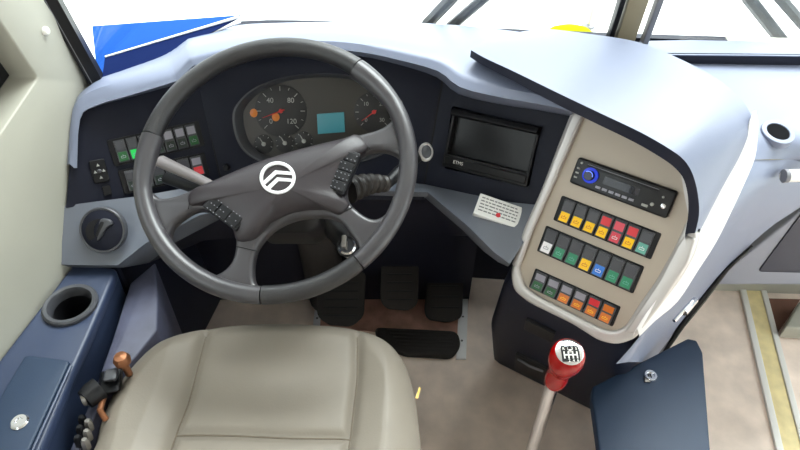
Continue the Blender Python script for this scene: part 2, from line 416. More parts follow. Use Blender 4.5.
# right-hand dash
ra = [at(x, y, z=z) for x, y, z in [(640, 41, .80), (690, 40, .80), (760, 41.5, .80), (900, 43, .80), (1150, 44, .80)]]
rb = [at(x, y, z=z) for x, y, z in [(640, 54.5, .80), (690, 55, .80), (760, 55.5, .80), (900, 57, .80), (1150, 58, .80)]]
rc = [p + V((0, -.001, -.022)) for p in rb]
part('dash_ledge', grid([ra, rb, [p + V((0, .002, -.003)) for p in rb], [p + V((0, .05, -.03)) for p in rb]], 0), M['dash'], dash)
part('ledge_groove', grid([[p + V((0, .004, 0)) for p in rb], [p + V((0, .004, -.06)) for p in rb]], .004), M['navydark'], dash)  # dark plastic carries the shade of the step face
rd = [at(x, y, z=z) for x, y, z in [(640, 59.5, .778), (690, 60, .778), (760, 60.5, .778), (900, 62, .778), (1150, 63, .778)]]
re_ = [at(x, y, z=z) for x, y, z in [(700, 120, .78), (757, 124, .785), (800, 140, .768), (910, 150, .75), (1100, 155, .74)]]
rg = [at(x, y, t=t) for x, y, t in [(720, 160, 1.06), (747, 160, 1.08), (794, 160, 1.14), (832, 172, 1.23), (1060, 180, 1.27)]]
rh = [p + V((0, .01, -.03)) for p in rg]
dst = part('dash_side_top', grid([rd, mid(rd, re_, .5), re_, rg], 0, 3), M['dash'], dash, 50)
fl = [  # flank: trim edge, light edge, crease, outer edge
    [(747, 160, 1.08), (770, 160, 1.11), (794, 160, 1.14), (815, 166, 1.19), (832, 172, 1.23)],
    [(738, 180, 1.065), (758, 180, 1.09), (778, 180, 1.135), (797, 188, 1.2), (815, 196, 1.235)],
    [(725, 208, 1.055), (740, 206, 1.09), (753, 207, 1.145), (772, 212, 1.21), (790, 214, 1.26)],
    [(712, 232, 1.06), (722, 230, 1.09), (732, 228, 1.15), (750, 229, 1.22), (767, 230, 1.28)],
    [(690, 264, 1.06), (695, 264, 1.08), (702, 264, 1.13), (715, 265, 1.25), (727, 267, 1.36)],
    [(668, 297, 1.068), (672, 297, 1.08), (677, 297, 1.13), (688, 299, 1.28), (700, 301, 1.42)],
    [(640, 336, 1.075), (648, 330, 1.08), (653, 330, 1.14), (663, 331, 1.3), (675, 332, 1.48)],
    [(616, 364, 1.09), (628, 362, 1.1), (633, 362, 1.16), (642, 362, 1.34), (652, 362, 1.56)]]
part('dash_flank', grid([[at(x, y, t=t) for x, y, t in r] for r in fl], 0, 3), M['dash'], dash, 50)
# round hole with a pale ring in the right-hand top
from mathutils.bvhtree import BVHTree
_b = bmesh.new(); _b.from_mesh(dst.data); _t = BVHTree.FromBMesh(_b); _o = WM['dashboard'].translation
_h = _t.ray_cast(CAM - _o, ray(778, 132).normalized()); _b.free()
_n = _h[1] if _h[1].dot(ray(778, 132)) < 0 else -_h[1]
DS = Frame(_h[0] + _o + V((0, 0, .006)), (1, 0, 0), _n * .3 + V((0, -.25, 1)))
rx = DS.px(778, 132)
ring = thing('dash_ring', 'round hole with a pale rim in the white-lit right dashboard top', 'ring', DS.mat(*rx, 0))
part('rim_ring', lathe(DS, [(.0290, -.012), (.0290, .0004), (.028, .0014), (.0208, .0018), (.0200, .001), (.0200, -.012)], *rx), M['dash'], ring)
part('hole_shade', lathe(DS, [(.0198, -.012), (.0198, .0006), (.0001, .0006)], *rx), mat('hole_dark', (10, 10, 14), .9, spec=.1), ring)  # matte black disc puts the dark of the hole into the colour

# bulkhead in front of the passenger side, with dark panel
bk = thing('front_locker', 'grey locker front with a dark flat panel, right of the console by the floor', 'locker', V((1.3, 1.2, 0)))
FB = Frame(V((1.1, 1.16, .11)), (1, 0, 0), (0, -1, 0.12))
part('locker_body', plate(FB, [rnd([(-.245, 0), (.85, 0), (.85, .60), (.18, .60), (-.05, .30)], .02)], -.045, 0, .006), mat('locker_grey', (150, 152, 165), .4), bk)
part('locker_panel', plate(FB, [rnd(FB.pxs([(757.5, 271), (860, 274), (860, 150), (812, 198)]), .012)], -.001, .004, .002), mat('locker_panel', (60, 62, 76), .35), bk)
h0, h1 = at(785, 176, t=1.11), at(840, 174, t=1.15)
gb = thing('grab_rail', 'pale round grab rail end at the right edge below the dashboard ring', 'handrail', h0)
part('rail_tube', tube(sm([h0, (h0 + h1) / 2, h1, h1 + V((.04, .03, -.01)), h1 + V((.05, .12, -.04))], 5, False), .0115, 16), M['white'], gb)
part('rail_end', tube([h0 + V((-.003, 0, 0)), h0 + V((.004, 0, 0))], .0122, 16), M['grey'], gb)
blk = solid([[at(x, y, z=0) for x, y in [(778, 338), (860, 344), (860, 318), (792, 312)]], [at(x, y, z=0) + V((0, 0, .05)) for x, y in [(778, 338), (860, 344), (860, 318), (792, 312)]]], .006)
tag(part('step_block', blk, M['wall']), 'pale beige block on the floor at the right edge beside the yellow strip', 'step')
tag(part('floor_mat', plate(FL0, [FL0.pxs([(764, 299), (800, 300), (792, 312), (777, 334)])], -.003, .004, .001), M['brown']), 'brown mat piece on the floor between yellow strip and beige block', 'mat')

# ------------------------------------------------------------------ left vent, knob pad, switches
VP = Frame.three(at(62, 206, t=1.153), at(46, 264, t=1.165), at(118, 265, t=1.165))
VP = VP.shift(.004)
va = VP.px(103, 230)
vent = thing('air_vent', 'round dark air vent with a half-moon flap on the left dashboard end', 'vent', VP.mat(*va))
part('vent_ring', lathe(VP, [(.0425, -.008), (.0425, .003), (.041, .005), (.038, .0045), (.0375, .002)], *va, seg=40), M['grey2'], vent)
part('vent_disc', lathe(VP, [(.0376, -.006), (.0376, .0035), (.036, .0045), (.0001, .005)], *va, seg=40), M['fascia'], vent)
def vent_at(pts): return [VP.px(x, y) for x, y in pts]
part('vent_pocket', plate(VP, [[tuple(p) for p in sm(vent_at([(88, 236), (87, 229), (91, 222), (97, 219), (101, 219), (97, 224), (95, 231), (96, 237), (91, 240)]), 4)]], .0045, .0058, .0004), M['black'], vent)
part('vent_flap', plate(VP, [[tuple(p) for p in sm(vent_at([(103, 219), (112, 219), (115, 224), (109, 228), (104, 236), (100, 240), (101, 230)]), 4)]], .004, .012, .003), M['grey2'], vent)
part('vent_slit', plate(VP, [[tuple(p) for p in sm(vent_at([(103, 222), (107, 222), (104, 229), (100, 236), (99, 233)]), 4)]], .004, .0122, .0006), M['black'], vent)

def recolor(o, m):
    o.material_slots[0].link = 'OBJECT'; o.material_slots[0].material = m
def switch_bank(fr, corners, n, label, cols, tops, group, margin=(.05, .08), marks=(), c=0, names=None):
    """a row of rocker switches in a dark housing; every switch is a part with its lens and cap as sub-parts"""
    f, w, h = quad(fr, *corners, c)
    b = thing('switch_bank', label, 'switches', f.mat(), group)
    part('housing', plate(f, [rect(-w / 2, -h / 2, w / 2, h / 2, .003)], -.004, .0035, .001), M['black'], b)
    x0 = -w / 2 + w * margin[0]; pitch = (w - 2 * w * margin[0]) / n; sw, sh = pitch * .86, h * (1 - 2 * margin[1])
    proto = None
    for i in range(n):
        cx = x0 + pitch * (i + .5)
        if cols[i] is None: continue
        if proto is None:
            g = Frame(f.w(cx, 0, 0), f.u, f.n)
            bm = bmesh.new()  # a rocker: two faces meeting at a shallow valley
            prof = [(-sh / 2, .003), (-sh / 2, .010), (-sh * .45, .0115), (0, .0065), (sh * .45, .0085), (sh / 2, .0075), (sh / 2, .003)]
            L = [[bm.verts.new(g.w(sx * sw / 2, y, z)) for y, z in prof] for sx in (-1, 1)]
            for k in range(len(prof) - 1): bm.faces.new((L[0][k], L[1][k], L[1][k + 1], L[0][k + 1]))
            bm.faces.new(L[0]); bm.faces.new(L[1][::-1]); bm.faces.new((L[0][0], L[0][-1], L[1][-1], L[1][0]))
            bmesh.ops.recalc_face_normals(bm, faces=bm.faces)
            bmesh.ops.bevel(bm, geom=bm.edges[:], offset=.0006, segments=2, affect='EDGES')
            s = part('rocker_switch', bm, M['grey2'], b)
            def slab(y0, y1, z0, z1, nm, inset=.1):
                q = [g.w(x * sw * (.5 - inset), y, z) for x, y, z in [(-1, y0, z0), (1, y0, z0), (1, y1, z1), (-1, y1, z1)]]
                return part(nm, solid([[p - f.n * .001 for p in q], [p + f.n * .0006 for p in q]], .0003, 1), LENS['grey'], s)
            le = slab(-sh * .44, -sh * .04, .0112, .0071, 'lens'); ca = slab(sh * .06, sh * .42, .0070, .0084, 'cap')
            ic = part('icon', join(*[tube([g.w(a * sw, bb * sh, zz), g.w(a2 * sw, b2 * sh, z2)], .0005, 5) for a, bb, zz, a2, b2, z2 in
                [(-.2, -.22, .0098, .2, -.22, .0098), (-.2, -.30, .0107, .2, -.30, .0107), (-.2, -.22, .0098, -.2, -.30, .0107), (.2, -.22, .0098, .2, -.30, .0107), (0, -.16, .009, 0, -.22, .0098)]]), LENS['label'], s)
            proto = (s, le, ca, ic, cx); cur = (s, le, ca, ic)
        else:
            dx = cx - proto[4]
            s = link(proto[0].copy(), b); s.location = (dx, 0, 0)
            cur = (s,) + tuple(link(o.copy(), s) for o in proto[1:4])
        recolor(cur[1], LENS[cols[i]]); recolor(cur[2], LENS[tops[i]])
        recolor(cur[3], LENS[{'yellow': 'orange', 'red': 'pink', 'pink': 'white', 'green': 'teal', 'teal': 'white', 'blue': 'white', 'white': 'label', 'orange': 'yellow', 'dark': 'label', 'lit': 'teal', 'darkgreen': 'label', 'grey': 'label'}[cols[i]]])
    return b, f, w, h
G = 'switch banks on the dashboard and console'
switch_bank(FLf, [(107, 141), (198, 120), (205, 146), (114, 166)], 7, 'upper row of black rocker switches with green symbols on the left fascia', ['darkgreen', 'lit', 'dark', 'dark', 'dark', 'dark', 'darkgreen'], ['grey', 'grey', 'label', 'label', 'label', 'label', 'label'], G)
switch_bank(FLf, [(118, 171), (204, 152), (210, 175), (124, 194)], 6, 'lower row of black rocker switches ending in a red one on the left fascia', ['dark', 'dark', 'dark', 'dark', 'darkgreen', 'red'], ['grey', 'grey', 'grey', 'grey', 'grey', 'label'], G)
# mirror joystick pad
f, w, h = quad(FLf, (90, 161), (105, 158), (109, 181), (93, 184))
mj = thing('mirror_control', 'small black square mirror control pad left of the switch rows', 'control pad', f.mat())
part('pad', plate(f, [rect(-w / 2, -h / 2, w / 2, h / 2, .003)], -.004, .006, .0015), M['black'], mj)
for a, b2 in [(0, .27), (0, -.27), (-.27, 0), (.27, 0)]:
    part('arrow_button', plate(f, [[(a * w - .003, b2 * h - .0025), (a * w + .003, b2 * h - .0025), (a * w, b2 * h + .003)]], .005, .0075, .0003), M['tick'], mj)
part('stick', lathe(f, [(.004, .005), (.0035, .012), (.0015, .0135), (.0001, .0135)]), M['grey2'], mj)
f, w, h = quad(FLf, (102, 187), (110, 185), (112, 194), (104, 196))
tag(part('blank_button', plate(f, [rect(-w / 2, -h / 2, w / 2, h / 2, .002)], -.003, .004, .001), M['black']), 'tiny black blank button under the mirror control pad', 'button')
f = Frame(FA.P(227, 167), FA.u, FA.n)
tag(part('dimmer_knob', lathe(f, [(.007, -.003), (.007, .004), (.005, .012), (.0001, .012)], seg=16), M['black']), 'small black knob at the lower left of the instrument cluster', 'knob')

# ------------------------------------------------------------------ instrument cluster
cl = thing('instrument_cluster', 'dark instrument cluster with dials and a teal screen behind the steering wheel', 'instruments', FA.mat(*FA.px(318, 118)))
cin = FA.pxs([(318 + (x - 318) * .93 + 2, 119 + (y - 119) * .9 - 1) for x, y in CLo], 0)
# bezel: sloping ring from the fascia surface to the recessed plate
cc = FA.px(320, 118)
def ringpts(s, c): return [FA.w(cc[0] + (a - cc[0]) * s, cc[1] + (b - cc[1]) * s, c) for a, b in clo]
bz = bmesh.new(); prev = None
for s, c in [(1.02, -.012), (1.015, .004), (.99, .005), (.965, .001), (.92, -.024), (.90, -.026)]:
    rr = [bz.verts.new(p) for p in ringpts(s, c)]
    if prev:
        for k in range(len(rr)): bz.faces.new((prev[k], prev[(k + 1) % len(rr)], rr[(k + 1) % len(rr)], rr[k]))
    prev = rr
bmesh.ops.recalc_face_normals(bz, faces=bz.faces)
part('bezel', bz, M['grey2'], cl)
FP = FA.shift(-.022)
part('face_plate', plate(FA, [[(cc[0] + (a - cc[0]) * .95, cc[1] + (b - cc[1]) * .95) for a, b in clo]], -.036, -.022), M['clplate'], cl)
def gauge(px_, py_, rpx, a0, a1, nt, needle_deg, nums=()):
    o = FP.px(px_, py_); r = (FP.px(px_ + rpx, py_)[0] - o[0])
    gf = Frame(FP.w(*o), FP.u, FP.n)
    gd = part('gauge', join(lathe(gf, [(r, 0), (r, .0015), (r * .95, .002), (.0001, .002)], seg=40)), M['dial'], cl)
    tk = bmesh.new()
    for k in range(nt + 1):
        an = R(a0 + (a1 - a0) * k / nt); ln = .76 if k % 2 == 0 else .84
        d = V((math.cos(an), math.sin(an)))
        tube([gf.w(*(d * r * ln), .0022), gf.w(*(d * r * .93), .0022)], .0006 if k % 2 else .0009, 4, bm=tk)
    ms = [tk]
    for k, s in nums:
        an = R(a0 + (a1 - a0) * k / nt); d = V((math.cos(an), math.sin(an))) * r * .56
        ms.append(text(gf, s, d.x, d.y, .0022, r * .27))
    part('dial_marks', join(*ms), M['tick'], gd)
    an = R(needle_deg); d = V((math.cos(an), math.sin(an)))
    part('needle', join(tube([gf.w(*(d * -r * .15), .005), gf.w(*(d * r * .75), .004)], [.0016, .0006], 6), lathe(gf, [(.0045, .002), (.004, .006), (.0001, .0065)], seg=14)), M['needle'] if rpx > 20 or px_ > 350 else M['tick'], gd)
gauge(281, 111, 26, 225, -45, 12, 200, [(0, '0'), (4, '40'), (8, '80'), (12, '120')])
gauge(374, 112, 20, 225, -45, 12, 215, [(0, '0'), (4, '10'), (8, '20'), (12, '30')])
for x, y in [(264, 144), (285, 143), (304, 141)]: gauge(x, y, 9.5, 200, -20, 6, 120)
pl(FP, [(317, 114), (344, 112), (345, 132), (318, 134)], -.002, .003, M['lcd'], 'lcd_screen', cl, .0008, lab='teal backlit screen')
for x, y in [(254, 113), (276, 117)]:
    part('amber_reflection', lathe(FP, [(.0085, 0), (.0085, .003), (.0001, .0045)], *FP.px(x, y), seg=18, sx=.9), M['amber'], cl, label='painted amber reflection')  # glowing amber discs imitate orange reflections on the dials

# ------------------------------------------------------------------ monitor
f, w, h = quad(FR, *MON)
mo = thing('monitor', 'black rectangular monitor recessed in the fascia right of the steering wheel', 'monitor', f.mat())
part('shell', plate(f, [rect(-w / 2 + .001, -h / 2 + .001, w / 2 - .001, h / 2 - .001, .005), rect(-w * .46, -h * .26, w * .46, h * .40, .004)], -.03, .006, .002), M['black'], mo)
part('screen', plate(f, [rect(-w * .465, -h * .27, w * .465, h * .41)], -.03, -.010), M['gloss'], mo)
part('visor_lip', solid([[f.w(-w * .5, h * .5, .004), f.w(w * .5, h * .5, .004), f.w(w * .5, h * .36, .004), f.w(-w * .5, h * .36, .004)], [f.w(-w * .49, h * .49, .016), f.w(w * .49, h * .49, .016), f.w(w * .48, h * .40, .022), f.w(-w * .48, h * .40, .022)]], .002), M['black'], mo)
part('button_bar', plate(f, [rect(-w * .47, -h * .44, w * .47, -h * .30, .003)], .004, .010, .002), M['black'], mo)
part('logo_text', text(f, 'ETMS', -w * .30, -h * .37, .0105, .009, .0004), M['white'], mo, label='small white lettering')

# ------------------------------------------------------------------ label plate on the lower right shelf
LS = Frame.three(at(428, 192, t=1.20), at(510, 203, t=1.195), at(495, 256, t=1.155)).shift(.004)
f, w, h = quad(LS, (482, 195), (524, 209), (515, 229), (471, 213))
lp = thing('label_plate', 'white printed plate with a red dot on the shelf below the monitor', 'sign', f.mat())
part('plate', plate(f, [rect(-w / 2, -h / 2, w / 2, h / 2, .002)], -.016, .005, .001), M['paper'], lp)
lines = []
for k in range(5):
    y = h * (.34 - k * .15); x = -w * .43
    while x < w * .40:
        l = random.uniform(.004, .011); lines.append(plate(f, [rect(x, y - .0011, min(x + l, w * .43), y + .0011)], .005, .0054)); x += l + .0018
part('print_lines', join(*lines), M['grey'], lp)
part('red_dot', plate(f, [[(w * .03 + .0045 * math.cos(k * math.pi / 8), -h * .22 + .0045 * math.sin(k * math.pi / 8)) for k in range(16)]], .005, .0058), LENS['red'], lp)

# ================================================================== CENTRE CONSOLE
con = thing('centre_console', 'centre console tower with a silver-rimmed switch panel beside the gear lever', 'console', V((.5, .9, 0)))
def lv(pts): return [V(p) for p in pts]
part('tower_body', solid([
    lv([(.24, .985, 0), (.53, .80, 0), (.74, 1.02, 0), (.50, 1.22, 0)]),
    lv([(.20, .915, .25), (.475, .745, .25), (.70, .99, .25), (.47, 1.2, .25)]),
    lv([(.195, .825, .50), (.415, .682, .51), (.66, .97, .52), (.45, 1.15, .52)]),
    lv([(.33, .955, .80), (.47, .845, .80), (.62, 1.0, .80), (.5, 1.12, .80)])], .028), M['navydark'], con, 40)
bezo = [(577, 100), (560, 143), (543, 188), (527, 226), (516, 257), (512, 272), (515, 290), (530, 302), (575, 324), (600, 340), (618, 344), (636, 338), (655, 313), (680, 280), (694, 255), (699, 238), (692, 208), (685, 168), (648, 120), (610, 95)]
face = [(587, 110), (570, 150), (552, 190), (533, 228), (524, 254), (520, 268), (526, 286), (540, 296), (575, 314), (602, 328), (615, 331), (627, 325), (640, 304), (656, 282), (676, 246), (691, 212), (694, 190), (690, 172), (640, 133), (605, 112)]
bo = rnd(FC.pxs(bezo), .012, 3); fo = rnd(FC.pxs(face), .010, 3)
part('bezel', plate(FC, [bo, fo], -.02, .010, .006, 3), M['silver'], con)
part('control_face', plate(FC, [fo], -.02, .001), M['beige'], con)
part('panel_rib', plate(FC, [rnd(FC.pxs([(577, 107), (589, 108), (534, 232), (522, 266), (514, 264), (527, 226), (545, 186)]), .004)], .004, .014, .005, 3), M['silver'], con)
part('panel_rib', plate(FC, [rnd(FC.pxs([(686, 234), (698, 238), (690, 262), (662, 304), (640, 332), (626, 331), (641, 308), (660, 280), (678, 246)]), .004)], .004, .015, .005, 3), M['silver'], con)
# white trim sweep between the visor and the flank
ti = [(753, 112, 1.0), (750, 122, 1.0), (746, 140, 1.01), (733, 166, 1.015), (717, 196, 1.02), (702, 226, 1.022), (688, 252, 1.028), (668, 284, 1.034), (647, 312, 1.042), (636, 329, 1.055)]
to = [(756, 112, 1.01), (758, 122, 1.02), (756, 143, 1.025), (745, 170, 1.03), (732, 198, 1.035), (716, 230, 1.04), (698, 258, 1.045), (677, 290, 1.052), (655, 318, 1.058), (639, 334, 1.062)]
I_ = [at(x, y, t=t) for x, y, t in ti]; O_ = [at(x, y, t=t) for x, y, t in to]
part('side_trim', grid([[p - V((0, 0, .02)) for p in I_], I_, mid(I_, O_, .5, .003), O_, [p - V((-.01, 0, .03)) * (1 if k < len(O_) - 2 else .25) for k, p in enumerate(O_)]], 0, 3), M['whitetrim'], con, 50)
# visor above the panel: slab with a front edge painted dark for shade, turning down at the right
ed = [(471, 50, 1.095), (485, 58, 1.07), (515, 72, 1.035), (560, 94, 1.00), (600, 113, .985), (640, 132, .965), (668, 148, .945), (684, 160, .94), (693, 175, .945), (698, 195, .962), (699, 215, .975), (695, 233, .985)]
eb = [(470, 57, 1.10), (484, 66, 1.078), (513, 81, 1.043), (556, 104, 1.01), (595, 123, .995), (634, 142, .98), (660, 157, .96), (675, 168, .955), (684, 180, .955), (688, 198, .970), (688, 216, .982), (685, 234, .99)]
bk_ = [(497, 37, 1.19), (520, 32, 1.2), (545, 29, 1.2), (590, 34, 1.18), (638, 42, 1.15), (678, 58, 1.10), (716, 78, 1.06), (739, 97, 1.03), (752, 120, 1.01), (743, 150, 1.014), (722, 188, 1.016), (700, 231, 1.015)]
E_ = [at(x, y, t=t) for x, y, t in ed]; Eb = [at(x, y, t=t) for x, y, t in eb]; K_ = [at(x, y, t=t) for x, y, t in bk_]
m1 = mid(E_, K_, .35, .006); m2 = mid(E_, K_, .7, .006); m0 = mid(E_, K_, .04, .001)
Kd = [p - V((0, -.01, .07)) for p in K_]
sk = lambda r: sm(r, 4, False)
part('visor_top', grid([sk(E_), sk(m0), sk(m1), sk(m2), sk(K_), sk(Kd)]), M['dash'], con, 50)
Eu = [p * .55 + q * .45 - V((0, 0, .03)) for p, q in zip(Eb, K_)]
part('visor_edge', grid([sk(E_), sk(mid(E_, Eb, .5)), sk(Eb), sk(Eu)]), M['navydark'], con, 50)
# small sockets on the dark lower face
LB = Frame.three(V((.20, .915, .25)), V((.475, .745, .25)), V((.24, .985, 0)), (.777, -.629, 0))
f, w, h = quad(LB.shift(.002), (527, 318), (556, 332), (553, 341), (524, 327))
part('slot_cover', plate(f, [rect(-w / 2, -h / 2, w / 2, h / 2, .003)], -.02, .006, .002), M['black'], con)
f, w, h = quad(LB.shift(.002), (517, 352), (548, 367), (545, 381), (515, 366))
hs = part('hook_bracket', plate(f, [rect(-w / 2, -h / 2, w / 2, h / 2, .003)], -.04, .006, .002), M['black'], con)
part('bracket_bar', tube([f.w(-w * .4, h * .3, .008), f.w(0, h * .38, .014), f.w(w * .4, h * .3, .008)], .003, 8), M['grey'], hs)
part('gap_shade', tube([at(752, 246, t=1.3), at(727, 269, t=1.36), at(702, 299, t=1.40), at(682, 325, t=1.44), at(662, 356, t=1.5)], [.002, .005, .009, .007, .004], 8), M['black'], con)  # black tube stands in for the shaded gap under the flank edge
part('console_handle', join(tube([at(674, 321, t=1.12), at(683, 311, t=1.13), at(692, 301, t=1.15)], .0035, 8), tube([at(684, 313, t=1.13), at(695, 300, t=1.16)], .006, 8)), M['chrome'], con, label='small chrome handle')

# radio
f, w, h = quad(FC, (580, 157), (679, 191), (668, 219), (571, 182))
ra_ = thing('car_radio', 'black car radio with a blue-lit knob at the top of the console panel', 'radio', f.mat())
part('radio_body', plate(f, [rect(-w / 2, -h / 2, w / 2, h / 2, .006)], -.01, .012, .003), M['gloss'], ra_)
kn = part('volume_knob', lathe(f, [(.0135, .011), (.0135, .016), (.012, .0165)], -w * .315, h * .02, seg=32), mat('blue_glow', (20, 50, 190), .3, emit=.5), ra_, label='blue-lit ring')
part('knob_cap', lathe(f, [(.0088, .014), (.0085, .025), (.0075, .0265), (.0001, .0265)], -w * .315, h * .02, seg=32), mat('knob_blue', (16, 22, 60), .25), kn)
part('knob_arc', tube([f.w(-w * .315 + .0075 * math.cos(R(a)), h * .02 + .0075 * math.sin(R(a)), .0268) for a in range(0, 150, 15)], .0008, 6), mat('blue_line', (110, 140, 255), .3, emit=.8), kn)
part('disc_slot', plate(f, [rect(-w * .38, h * .27, w * .34, h * .34, .001)], .010, .0128, .0004), M['black'], ra_)
part('slot_lip', tube([f.w(-w * .38, h * .36, .0125), f.w(w * .34, h * .36, .0125)], .0007, 6), M['grey'], ra_)
part('display', plate(f, [rect(-w * .18, -h * .12, w * .18, h * .18, .001)], .010, .0125, .0003), mat('display', (20, 22, 34), .15), ra_)
for k in range(6): part('preset_button', plate(f, [rect(-w * .23 + k * w * .068, -h * .34, -w * .23 + k * w * .068 + w * .05, -h * .25, .0005)], .010, .0135, .0005), LENS['label'], ra_)
for a, b2, rr, mm in [(-.44, .34, .002, 'tick'), (.40, .17, .002, 'tick'), (.43, -.12, .0042, 'chrome'), (.33, -.19, .003, 'tick')]:
    part('radio_button', lathe(f, [(rr, .011), (rr, .0145), (rr * .8, .015), (.0001, .015)], a * w, b2 * h, seg=18), M[mm], ra_)
for k in range(3): part('side_button', plate(f, [rect(-w * .47 , -h * .25 + k * h * .17, -w * .435, -h * .19 + k * h * .17, .0005)], .010, .0135, .0005), M['tick'], ra_)
part('eject_button', plate(f, [rect(w * .24, -h * .36, w * .30, -h * .27, .001)], .010, .0135, .0005), M['tick'], ra_)

switch_bank(FC, [(563, 196), (662, 233), (651, 260), (553, 219)], 7, 'top row of console rocker switches, yellow lenses then red and yellow ones', ['yellow', 'yellow', 'yellow', 'yellow', 'pink', 'yellow', 'teal'], ['grey', 'grey', 'grey', 'red', 'pink', 'red', 'grey'], G, (.04, .06))
switch_bank(FC, [(547, 226), (645, 266), (633, 294), (537, 250)], 7, 'middle row of console rocker switches with white, green, yellow and blue lenses', ['white', 'green', 'green', 'yellow', 'blue', 'green', 'green'], ['grey'] * 7, G, (.02, .06))
switch_bank(FC, [(536, 268), (622, 307), (612, 326), (529, 287)], 6, 'bottom row of console switches with four grey caps and orange lenses', ['darkgreen', 'darkgreen', 'orange', 'orange', 'orange', 'orange'], ['label', 'label', 'label', 'label', 'red', 'orange'], G, (.02, .06))

# ================================================================== STEERING WHEEL
th, ph = R(59.98), R(-4.74)
nW = V((math.cos(th) * math.sin(ph), -math.cos(th) * math.cos(ph), math.sin(th)))
FWh = Frame(V((-.2031, .8150, .7980)), (1, 0, 0), nW)
sw = thing('steering_wheel', 'large dark grey steering wheel with a round chevron emblem on its hub', 'steering wheel', FWh.mat())
RO = .213
def ang(x, y): a, b = FWh.px(x, y); return math.atan2(b, a)
def arc(a0, a1, n, prof):
    """rim section: prof gives the tube radius along it; the outer edge keeps one radius"""
    pts, rs = [], []
    for k in range(n + 1):
        q = k / n; a = a0 + (a1 - a0) * q; r = prof(q)
        pts.append(FWh.w((.2318 - r) * math.cos(a), (.2318 - r) * math.sin(a), 0)); rs.append(r)
    return pts, rs
aTR, aTL = ang(361, 63), ang(147, 134) % (2 * math.pi)
aBL, aBR = ang(262, 303) % (2 * math.pi), ang(357, 262) % (2 * math.pi)
swell = lambda q: .0142 + .0042 * (1 - min(1, q / .24) ** 1.6) if q < .24 else .0142 + .0008 * math.sin((q - .24) * 4)
p_, r_ = arc(aTR, aTL, 48, lambda q: .0160); part('rim_grip', tube(p_, r_, 20, upv=nW), M['leather'], sw)
p_, r_ = arc(aTL + .012, aBL - .01, 60, swell); part('rim', tube(p_, r_, 20, upv=nW), M['wheel'], sw)
p_, r_ = arc(aBL, aBR, 20, lambda q: .0148); part('rim_grip', tube(p_, r_, 20, upv=nW), M['leather'], sw)
p_, r_ = arc(aBR + .01, aTR + 2 * math.pi - .012, 60, lambda q: swell(1 - q)); part('rim', tube(p_, r_, 20, upv=nW), M['wheel'], sw)
FS = FWh.shift(-.006)
topedge = [(152, 192), (160, 198), (176, 196), (198, 187), (215, 180), (255, 163), (300, 149), (345, 138), (374, 131), (388, 124), (396, 113), (398, 104)]
te = [tuple(p) for p in sm(FS.pxs(topedge), 4, False)]
a0 = math.atan2(te[-1][1], te[-1][0]); a1 = math.atan2(te[0][1], te[0][0]); a1 = a1 - 2 * math.pi if a1 > a0 else a1
circ = [((RO + .002) * math.cos(a0 + (a1 - a0) * k / 50), (RO + .002) * math.sin(a0 + (a1 - a0) * k / 50)) for k in range(0, 51)]
hL = [(170, 232), (175.5, 223), (191, 212), (204, 210), (220, 218), (234, 232), (235.5, 248), (231, 263), (220, 273), (209, 274.5), (193, 265.5), (178, 252), (170, 241)]
hR = [(366, 152), (382, 149.5), (396, 154), (401, 162), (398, 180), (393, 200), (385, 214), (374, 219), (362, 214), (350, 203), (347, 190), (351, 172), (357, 160)]
hB = [(255, 254), (262, 241), (275, 228), (297, 218), (325, 216), (340, 221), (350, 233), (357, 243), (358, 251), (348, 260), (332, 270), (299, 283), (267, 288), (257, 285), (253, 274)]
hol = [[tuple(p) for p in sm(FS.pxs(h), 4)] for h in (hL, hR, hB)]
part('spokes', plate(FS, [rnd(te + circ, .006, 3)] + hol, -.022, .004, .008, 4), M['wheel'], sw, 60)
padp = [(191, 192), (215, 181), (255, 164), (300, 150), (345, 139), (358, 135.5), (369, 148), (358, 158), (350, 174), (345, 194), (350, 206), (340, 216), (325, 211), (297, 213), (272, 224), (256, 240), (238, 242), (233, 229), (220, 216), (204, 207), (190, 206)]
po = [tuple(p) for p in sm(FS.pxs(padp), 3)]
# domed hub cover: nested rings of the outline rise towards the middle
cx_ = sum(p[0] for p in po) / len(po); cy_ = sum(p[1] for p in po) / len(po)
hub = bmesh.new(); prev = None
for s, c in [(1, -.004), (.997, .003), (.985, .0055), (.95, .009), (.85, .0155), (.7, .021), (.5, .0248), (.3, .0268), (.1, .0275)]:
    rr = [hub.verts.new(FS.w(cx_ + (a - cx_) * s, cy_ + (b - cy_) * s, c)) for a, b in po]
    if prev:
        for k in range(len(rr)): hub.faces.new((prev[k], prev[(k + 1) % len(rr)], rr[(k + 1) % len(rr)], rr[k]))
    prev = rr
hub.faces.new(prev); bmesh.ops.recalc_face_normals(hub, faces=hub.faces)
part('hub_cover', hub, M['pad'], sw, 60)
# spoke seams
for a, b in [((192, 195), (188, 209)), ((358, 136), (371, 150)), ((236, 246), (257, 251)), ((344, 212), (354, 206))]:
    part('seam_line', tube([FS.P(*a, .0042), FS.P(*b, .0042)], .0009, 6), M['black'], sw)
